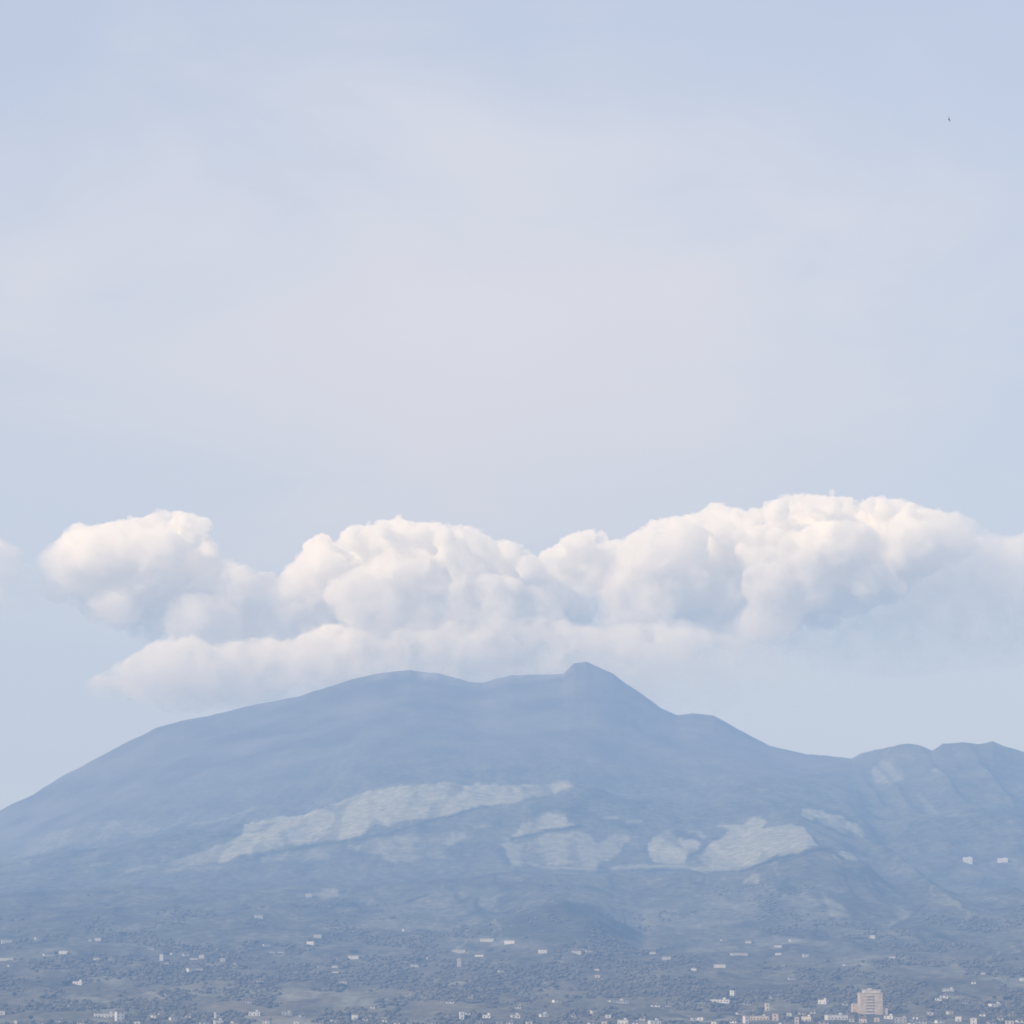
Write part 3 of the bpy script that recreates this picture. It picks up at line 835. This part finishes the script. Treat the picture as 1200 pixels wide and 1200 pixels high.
# ------------------------------------------------------------------ clouds
def cloud_mat(name, z0, z1, dens, lo=0.05, glow=0.0, xf=None):
    """water droplets: thick in the heaped tops, thinning out towards the base"""
    m, nt, out = new_mat(name)
    g = N(nt, "ShaderNodeNewGeometry")
    sx = N(nt, "ShaderNodeSeparateXYZ"); nt.links.new(g.outputs["Position"], sx.inputs[0])
    t = N(nt, "ShaderNodeTexNoise"); t.inputs["Scale"].default_value = 0.012; t.inputs["Detail"].default_value = 4.0; t.inputs["Roughness"].default_value = 0.62; t.inputs["Distortion"].default_value = 0.4
    nt.links.new(g.outputs["Position"], t.inputs["Vector"])
    # the base rises and falls with the noise
    ad = N(nt, "ShaderNodeMath", operation="MULTIPLY_ADD"); ad.inputs[1].default_value = (z1 - z0) * 1.2
    nt.links.new(t.outputs["Fac"], ad.inputs[0]); nt.links.new(sx.outputs["Z"], ad.inputs[2])
    off = (z1 - z0) * 0.6
    mr = N(nt, "ShaderNodeMapRange", interpolation_type="SMOOTHSTEP")
    mr.inputs["From Min"].default_value = z0 + off; mr.inputs["From Max"].default_value = z1 + off
    nt.links.new(ad.outputs[0], mr.inputs["Value"])
    pw = N(nt, "ShaderNodeMath", operation="POWER"); pw.inputs[1].default_value = 1.6
    nt.links.new(mr.outputs[0], pw.inputs[0])
    ma = N(nt, "ShaderNodeMath", operation="MULTIPLY_ADD"); ma.inputs[1].default_value = dens * (1 - lo); ma.inputs[2].default_value = dens * lo
    nt.links.new(pw.outputs[0], ma.inputs[0])
    m2 = N(nt, "ShaderNodeMapRange"); m2.inputs["From Min"].default_value = 0.36; m2.inputs["From Max"].default_value = 0.6
    m2.inputs["To Min"].default_value = 0.04; m2.inputs["To Max"].default_value = 1.6
    nt.links.new(t.outputs["Fac"], m2.inputs["Value"])
    mu = N(nt, "ShaderNodeMath", operation="MULTIPLY")
    nt.links.new(ma.outputs[0], mu.inputs[0]); nt.links.new(m2.outputs[0], mu.inputs[1])
    if xf is not None:                          # the bank thins out sideways
        mf = N(nt, "ShaderNodeMapRange", interpolation_type="SMOOTHSTEP")
        mf.inputs["From Min"].default_value = xf[0]; mf.inputs["From Max"].default_value = xf[1]
        mf.inputs["To Min"].default_value = 1.0; mf.inputs["To Max"].default_value = 0.0
        nt.links.new(sx.outputs["X"], mf.inputs["Value"])
        mu0 = mu; mu = N(nt, "ShaderNodeMath", operation="MULTIPLY")
        nt.links.new(mu0.outputs[0], mu.inputs[0]); nt.links.new(mf.outputs[0], mu.inputs[1])
    v = N(nt, "ShaderNodeVolumePrincipled"); v.inputs["Color"].default_value = (0.990, 0.985, 0.972, 1); v.inputs["Anisotropy"].default_value = 0.0
    v.inputs["Density Attribute"].default_value = ""; v.inputs["Color Attribute"].default_value = ""; v.inputs["Temperature Attribute"].default_value = ""
    nt.links.new(mu.outputs[0], v.inputs["Density"])
    # added glow, strongest in the tops, in place of light bounced between droplets
    v.inputs["Emission Color"].default_value = (1.0, 0.945, 0.77, 1)
    me_ = N(nt, "ShaderNodeMath", operation="MULTIPLY"); me_.inputs[1].default_value = glow
    mg = N(nt, "ShaderNodeMath", operation="MULTIPLY")
    nt.links.new(mu.outputs[0], me_.inputs[0]); nt.links.new(me_.outputs[0], mg.inputs[0]); gb_ = N(nt, "ShaderNodeMath", operation="MULTIPLY_ADD"); gb_.inputs[1].default_value = 0.95; gb_.inputs[2].default_value = 0.08
    nt.links.new(pw.outputs[0], gb_.inputs[0]); nt.links.new(gb_.outputs[0], mg.inputs[1])
    nt.links.new(mg.outputs[0], v.inputs["Emission Strength"])
    nt.links.new(v.outputs["Volume"], out.inputs["Volume"])
    return m


def cloud(name, top, bot, D, seed, label, dens, fade, rmin=5, rmax=20, lo=0.05, n_top=None, deep=0.9, voxel=5.0, glow=0.0, xfade=None):
    r_ = np.random.default_rng(seed)
    u0, u1 = top[0][0], top[-1][0]
    puffs = []
    m = D * PXM
    span = u1 - u0
    n_top = n_top or int(span / 3)
    for k in range(n_top):                      # heads along the upper outline
        u = u0 + span * (k + r_.uniform(0, 1)) / n_top
        yt, yb = curve(top, u), curve(bot, u)
        hgt = max(4.0, yb - yt)
        rad_ = min(rmin * 0.7 + (rmax - rmin) * r_.uniform() ** 1.7, hgt * 0.6)
        puffs.append((u, yt + rad_, r_.uniform(-0.5, 0.5) * hgt * deep, rad_))
    for k in range(int(span / 2.6)):            # small curls on the heads
        u = u0 + span * r_.uniform(0.03, 0.97)
        yt, yb = curve(top, u), curve(bot, u)
        rad_ = r_.uniform(2.2, 6.0) * (1.0 if rmin < 10 else 1.8)
        puffs.append((u, yt + rad_ * r_.uniform(0.3, 1.6), r_.uniform(-0.4, 0.3) * (yb - yt) * deep, rad_))
    for k in range(int(span / 2.0)):            # body
        u = u0 + span * r_.uniform(0.01, 0.99)
        yt, yb = curve(top, u), curve(bot, u)
        hgt = max(4.0, yb - yt)
        rad_ = min(r_.uniform(rmin * 1.3, rmax * 1.9), hgt * 0.46)
        v = r_.uniform(yt + rad_, max(yt + rad_ + 0.1, yb - rad_))
        puffs.append((u, v, r_.uniform(-0.45, 0.45) * hgt * deep, rad_))
    vs, fs, b_ = [], [], 0
    for (u, v, dpt, rad_) in puffs:
        c = at(u, v, D + dpt * m)
        V = IV * rad_ * m * np.array([1.2 if rad_ > rmax else 1.0, 1.0, 0.92]) + np.array(c)
        vs.append(V); fs.append(IF + b_); b_ += len(V)
    me = mesh_np(name, np.concatenate(vs), tris=np.concatenate(fs))
    o = bpy.data.objects.new(name, me); COL.objects.link(o)
    rm = o.modifiers.new("skin", "REMESH"); rm.mode = "VOXEL"; rm.voxel_size = voxel
    for (sz, st) in ((75.0, 34.0), (32.0, 18.0), (14.0, 10.0)):
        tx = bpy.data.textures.new(name + "_billow", "CLOUDS"); tx.noise_scale = sz; tx.noise_depth = 2
        dm_ = o.modifiers.new("billow", "DISPLACE"); dm_.texture = tx; dm_.strength = st; dm_.mid_level = 0.55; dm_.texture_coords = "GLOBAL"
    r2_ = o.modifiers.new("skin", "REMESH"); r2_.mode = "VOXEL"; r2_.voxel_size = voxel * 0.9
    dg = bpy.context.evaluated_depsgraph_get()
    me2 = bpy.data.meshes.new_from_object(o.evaluated_get(dg))
    o.modifiers.clear(); old = o.data; o.data = me2; me2.name = name; bpy.data.meshes.remove(old)
    uc = (u0 + u1) / 2
    me2.materials.clear()
    me2.materials.append(cloud_mat(name + "_vapour", at(uc, fade[1], D).z, at(uc, fade[0], D).z, dens, lo, glow, None if xfade is None else (at(xfade[0], 700, D).x, at(xfade[1], 700, D).x)))
    tag(o, label, "cloud", "cumulus clouds over the summit")
    return o


DC = 9900.0
GLOW = 0.075
cloud("cumulus_cloud", [(44, 676), (54, 664), (66, 650), (78, 622), (90, 612), (112, 613), (140, 608), (170, 605), (182, 598), (200, 595), (222, 600), (240, 604), (245, 622), (250, 648), (285, 660), (330, 678), (370, 695), (420, 722)],
      [(38, 688), (60, 708), (100, 728), (150, 755), (200, 765), (260, 772), (320, 775), (370, 770), (420, 755)], DC + 60, 1,
      "white heaped cloud furthest to the left, above the left flank", 0.048, (618, 745), lo=0.20, glow=GLOW, xfade=(95, 35))
cloud("cumulus_cloud", [(338, 690), (346, 665), (362, 648), (368, 628), (380, 625), (392, 636), (402, 622), (416, 614), (440, 612), (452, 607), (466, 604), (480, 611), (505, 612), (530, 617), (552, 616), (572, 628), (600, 634), (625, 650), (650, 676)],
      [(338, 725), (370, 760), (430, 780), (520, 785), (600, 780), (650, 765)], DC, 2,
      "rounded creamy white cloud in the middle, above the left summit", 0.048, (625, 748), lo=0.20, glow=GLOW)
cloud("cumulus_cloud", [(596, 690), (612, 672), (622, 655), (640, 644), (655, 640), (668, 624), (690, 619), (706, 620), (716, 632), (735, 628), (760, 612), (790, 603), (820, 598), (842, 588), (860, 594), (885, 600), (900, 590), (915, 581), (940, 577), (962, 580), (978, 577), (995, 582), (1030, 584), (1055, 582), (1075, 592), (1105, 596), (1130, 602), (1142, 612), (1146, 626)],
      [(596, 745), (640, 775), (720, 785), (800, 782), (880, 768), (960, 745), (1040, 712), (1100, 672), (1146, 645)], DC + 160, 3,
      "largest white cloud bank, towering on the right above the summit", 0.045, (602, 745), lo=0.20, glow=GLOW, xfade=(1030, 1175))
cloud("cumulus_cloud", [(104, 800), (116, 786), (130, 783), (146, 790), (154, 770), (176, 754), (200, 746), (226, 742), (250, 756), (290, 744), (330, 748), (380, 732), (430, 738), (490, 726), (560, 728), (620, 720), (700, 732), (780, 728), (860, 742), (920, 755), (980, 775), (1020, 795)],
      [(104, 812), (130, 820), (170, 828), (200, 846), (260, 842), (340, 830), (420, 818), (520, 815), (620, 815), (720, 830), (800, 850), (880, 850), (960, 835), (1020, 810)], 9800, 4,
      "low soft cloud bank resting on the ridge line behind the summit", 0.020, (728, 850), lo=0.2, rmin=7, rmax=24, xfade=(170, 1080), glow=GLOW * 0.6)
cloud("cumulus_cloud", [(-70, 655), (-40, 628), (-10, 620), (6, 632), (14, 652), (30, 662), (60, 668), (85, 680)], [(-70, 735), (-40, 745), (0, 750), (14, 735), (45, 722), (85, 705)], DC, 5,
      "faint cloud fragment cut off by the left edge of the photo", 0.011, (600, 755), lo=0.05, xfade=(-30, 80), glow=GLOW)
cloud("cumulus_cloud", [(800, 730), (860, 706), (940, 680), (980, 664), (1040, 645), (1100, 630), (1160, 624), (1220, 626), (1320, 650)], [(800, 770), (880, 790), (960, 800), (1040, 805), (1120, 805), (1220, 800), (1320, 750)], DC + 450, 6,
      "thin grey-lilac cloud veil at the right edge below the cloud bank", 0.0095, (545, 805), lo=0.04, rmin=14, rmax=38, glow=0.13)

cloud("mist_wisp", [(425, 792), (455, 781), (490, 778), (520, 783), (560, 789), (590, 782), (620, 779), (650, 777), (674, 783)], [(425, 803), (470, 802), (520, 806), (570, 812), (620, 806), (650, 803), (674, 796)], 8915, 8,
      "thin mist curl brushing the crater rim left of the highest peak", 0.0045, (770, 806), lo=0.3, rmin=5, rmax=11, glow=0.03)

# ------------------------------------------------------------------ haze
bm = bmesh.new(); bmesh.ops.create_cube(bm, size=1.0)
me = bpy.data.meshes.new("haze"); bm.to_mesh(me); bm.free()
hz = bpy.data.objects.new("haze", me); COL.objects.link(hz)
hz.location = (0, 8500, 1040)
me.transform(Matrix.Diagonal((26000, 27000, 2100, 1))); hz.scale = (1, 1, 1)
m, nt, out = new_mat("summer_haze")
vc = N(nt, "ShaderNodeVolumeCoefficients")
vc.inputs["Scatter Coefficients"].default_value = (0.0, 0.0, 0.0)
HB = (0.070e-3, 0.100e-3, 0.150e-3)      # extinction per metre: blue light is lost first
HA = (0.475, 0.58, 0.72)                  # glow emitted by the haze, standing in for scattered daylight
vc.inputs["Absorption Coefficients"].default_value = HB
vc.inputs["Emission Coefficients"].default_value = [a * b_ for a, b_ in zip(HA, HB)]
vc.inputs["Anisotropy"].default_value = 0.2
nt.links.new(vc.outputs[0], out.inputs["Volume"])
m.cycles.homogeneous_volume = True if hasattr(m, "cycles") and hasattr(m.cycles, "homogeneous_volume") else False
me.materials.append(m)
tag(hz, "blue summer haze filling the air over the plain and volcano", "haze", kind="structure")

# ------------------------------------------------------------------ light
SUN = Vector((-0.84, -0.56, 0.58)).normalized()
el = math.asin(SUN.z); rot = math.atan2(SUN.x, SUN.y)
ld = bpy.data.lights.new("sun", "SUN"); ld.energy = 5.0; ld.angle = math.radians(0.53); ld.color = (1.0, 0.955, 0.85)
lo_ = bpy.data.objects.new("sun", ld); COL.objects.link(lo_)
lo_.rotation_euler = (-SUN).to_track_quat("-Z", "Y").to_euler()

w = bpy.data.worlds.new("World"); sc.world = w; w.use_nodes = True
nt = w.node_tree; nt.nodes.clear()
out = N(nt, "ShaderNodeOutputWorld"); bg = N(nt, "ShaderNodeBackground"); bg.inputs["Strength"].default_value = 0.1
nt.links.new(bg.outputs[0], out.inputs[0])
skyn = N(nt, "ShaderNodeTexSky", sky_type="NISHITA")
skyn.sun_disc = False; skyn.sun_elevation = el; skyn.sun_rotation = rot % (2 * math.pi)
skyn.air_density = 1.0; skyn.dust_density = 0.2; skyn.ozone_density = 3.0
tc = N(nt, "ShaderNodeTexCoord")
# high thin veil of cirrostratus
mp = N(nt, "ShaderNodeMapping"); mp.inputs["Scale"].default_value = (5, 5, 11); mp.inputs["Rotation"].default_value = (0, 0.25, 0)
nt.links.new(tc.outputs["Generated"], mp.inputs["Vector"])
nz = N(nt, "ShaderNodeTexNoise"); nz.inputs["Scale"].default_value = 1.6; nz.inputs["Detail"].default_value = 5; nz.inputs["Roughness"].default_value = 0.55; nz.inputs["Distortion"].default_value = 0.6
nt.links.new(mp.outputs[0], nz.inputs["Vector"])
se = N(nt, "ShaderNodeSeparateXYZ"); nt.links.new(tc.outputs["Generated"], se.inputs[0])
vs_ = N(nt, "ShaderNodeVectorMath", operation="SUBTRACT"); vs_.inputs[1].default_value = at(500, 425, 1.0) - Vector((0, 0, CAM_Z))
nt.links.new(tc.outputs["Generated"], vs_.inputs[0])
vm_ = N(nt, "ShaderNodeMapping"); vm_.inputs["Rotation"].default_value = (0, 0.16, 0); vm_.inputs["Scale"].default_value = (1 / (800 * K), 1.0, 1 / (370 * K))
nt.links.new(vs_.outputs[0], vm_.inputs["Vector"])
vl = N(nt, "ShaderNodeVectorMath", operation="LENGTH"); nt.links.new(vm_.outputs[0], vl.inputs[0])
na = N(nt, "ShaderNodeMath", operation="MULTIPLY_ADD"); na.inputs[1].default_value = -1.1
nt.links.new(nz.outputs["Fac"], na.inputs[0]); nt.links.new(vl.outputs["Value"], na.inputs[2])
mm = N(nt, "ShaderNodeMapRange", interpolation_type="SMOOTHSTEP")
mm.inputs["From Min"].default_value = -0.45; mm.inputs["From Max"].default_value = 0.66; mm.inputs["To Min"].default_value = 0.95; mm.inputs["To Max"].default_value = 0.47
nt.links.new(na.outputs[0], mm.inputs["Value"])
mx = N(nt, "ShaderNodeMix", data_type="RGBA")
sm = N(nt, "ShaderNodeVectorMath", operation="MULTIPLY"); sm.inputs[1].default_value = (1.70, 1.57, 1.72)
nt.links.new(skyn.outputs[0], sm.inputs[0])
nt.links.new(mm.outputs[0], mx.inputs[0]); nt.links.new(sm.outputs[0], mx.inputs[6]); mx.inputs[7].default_value = (8.95, 8.95, 9.55, 1)
nt.links.new(mx.outputs[2], bg.inputs["Color"])

# ------------------------------------------------------------------ render
sc.view_settings.view_transform = "Standard"
sc.view_settings.look = "None"
sc.view_settings.exposure = 0
sc.render.engine = "CYCLES"
cy = sc.cycles
cy.max_bounces = 10; cy.volume_bounces = 10; cy.diffuse_bounces = 2; cy.glossy_bounces = 1; cy.transmission_bounces = 1; cy.transparent_max_bounces = 8
cy.volume_step_rate = 0.35; cy.volume_max_steps = 256
cy.use_denoising = True
cy.sample_clamp_indirect = 4.0
cy.filter_width = 1.7
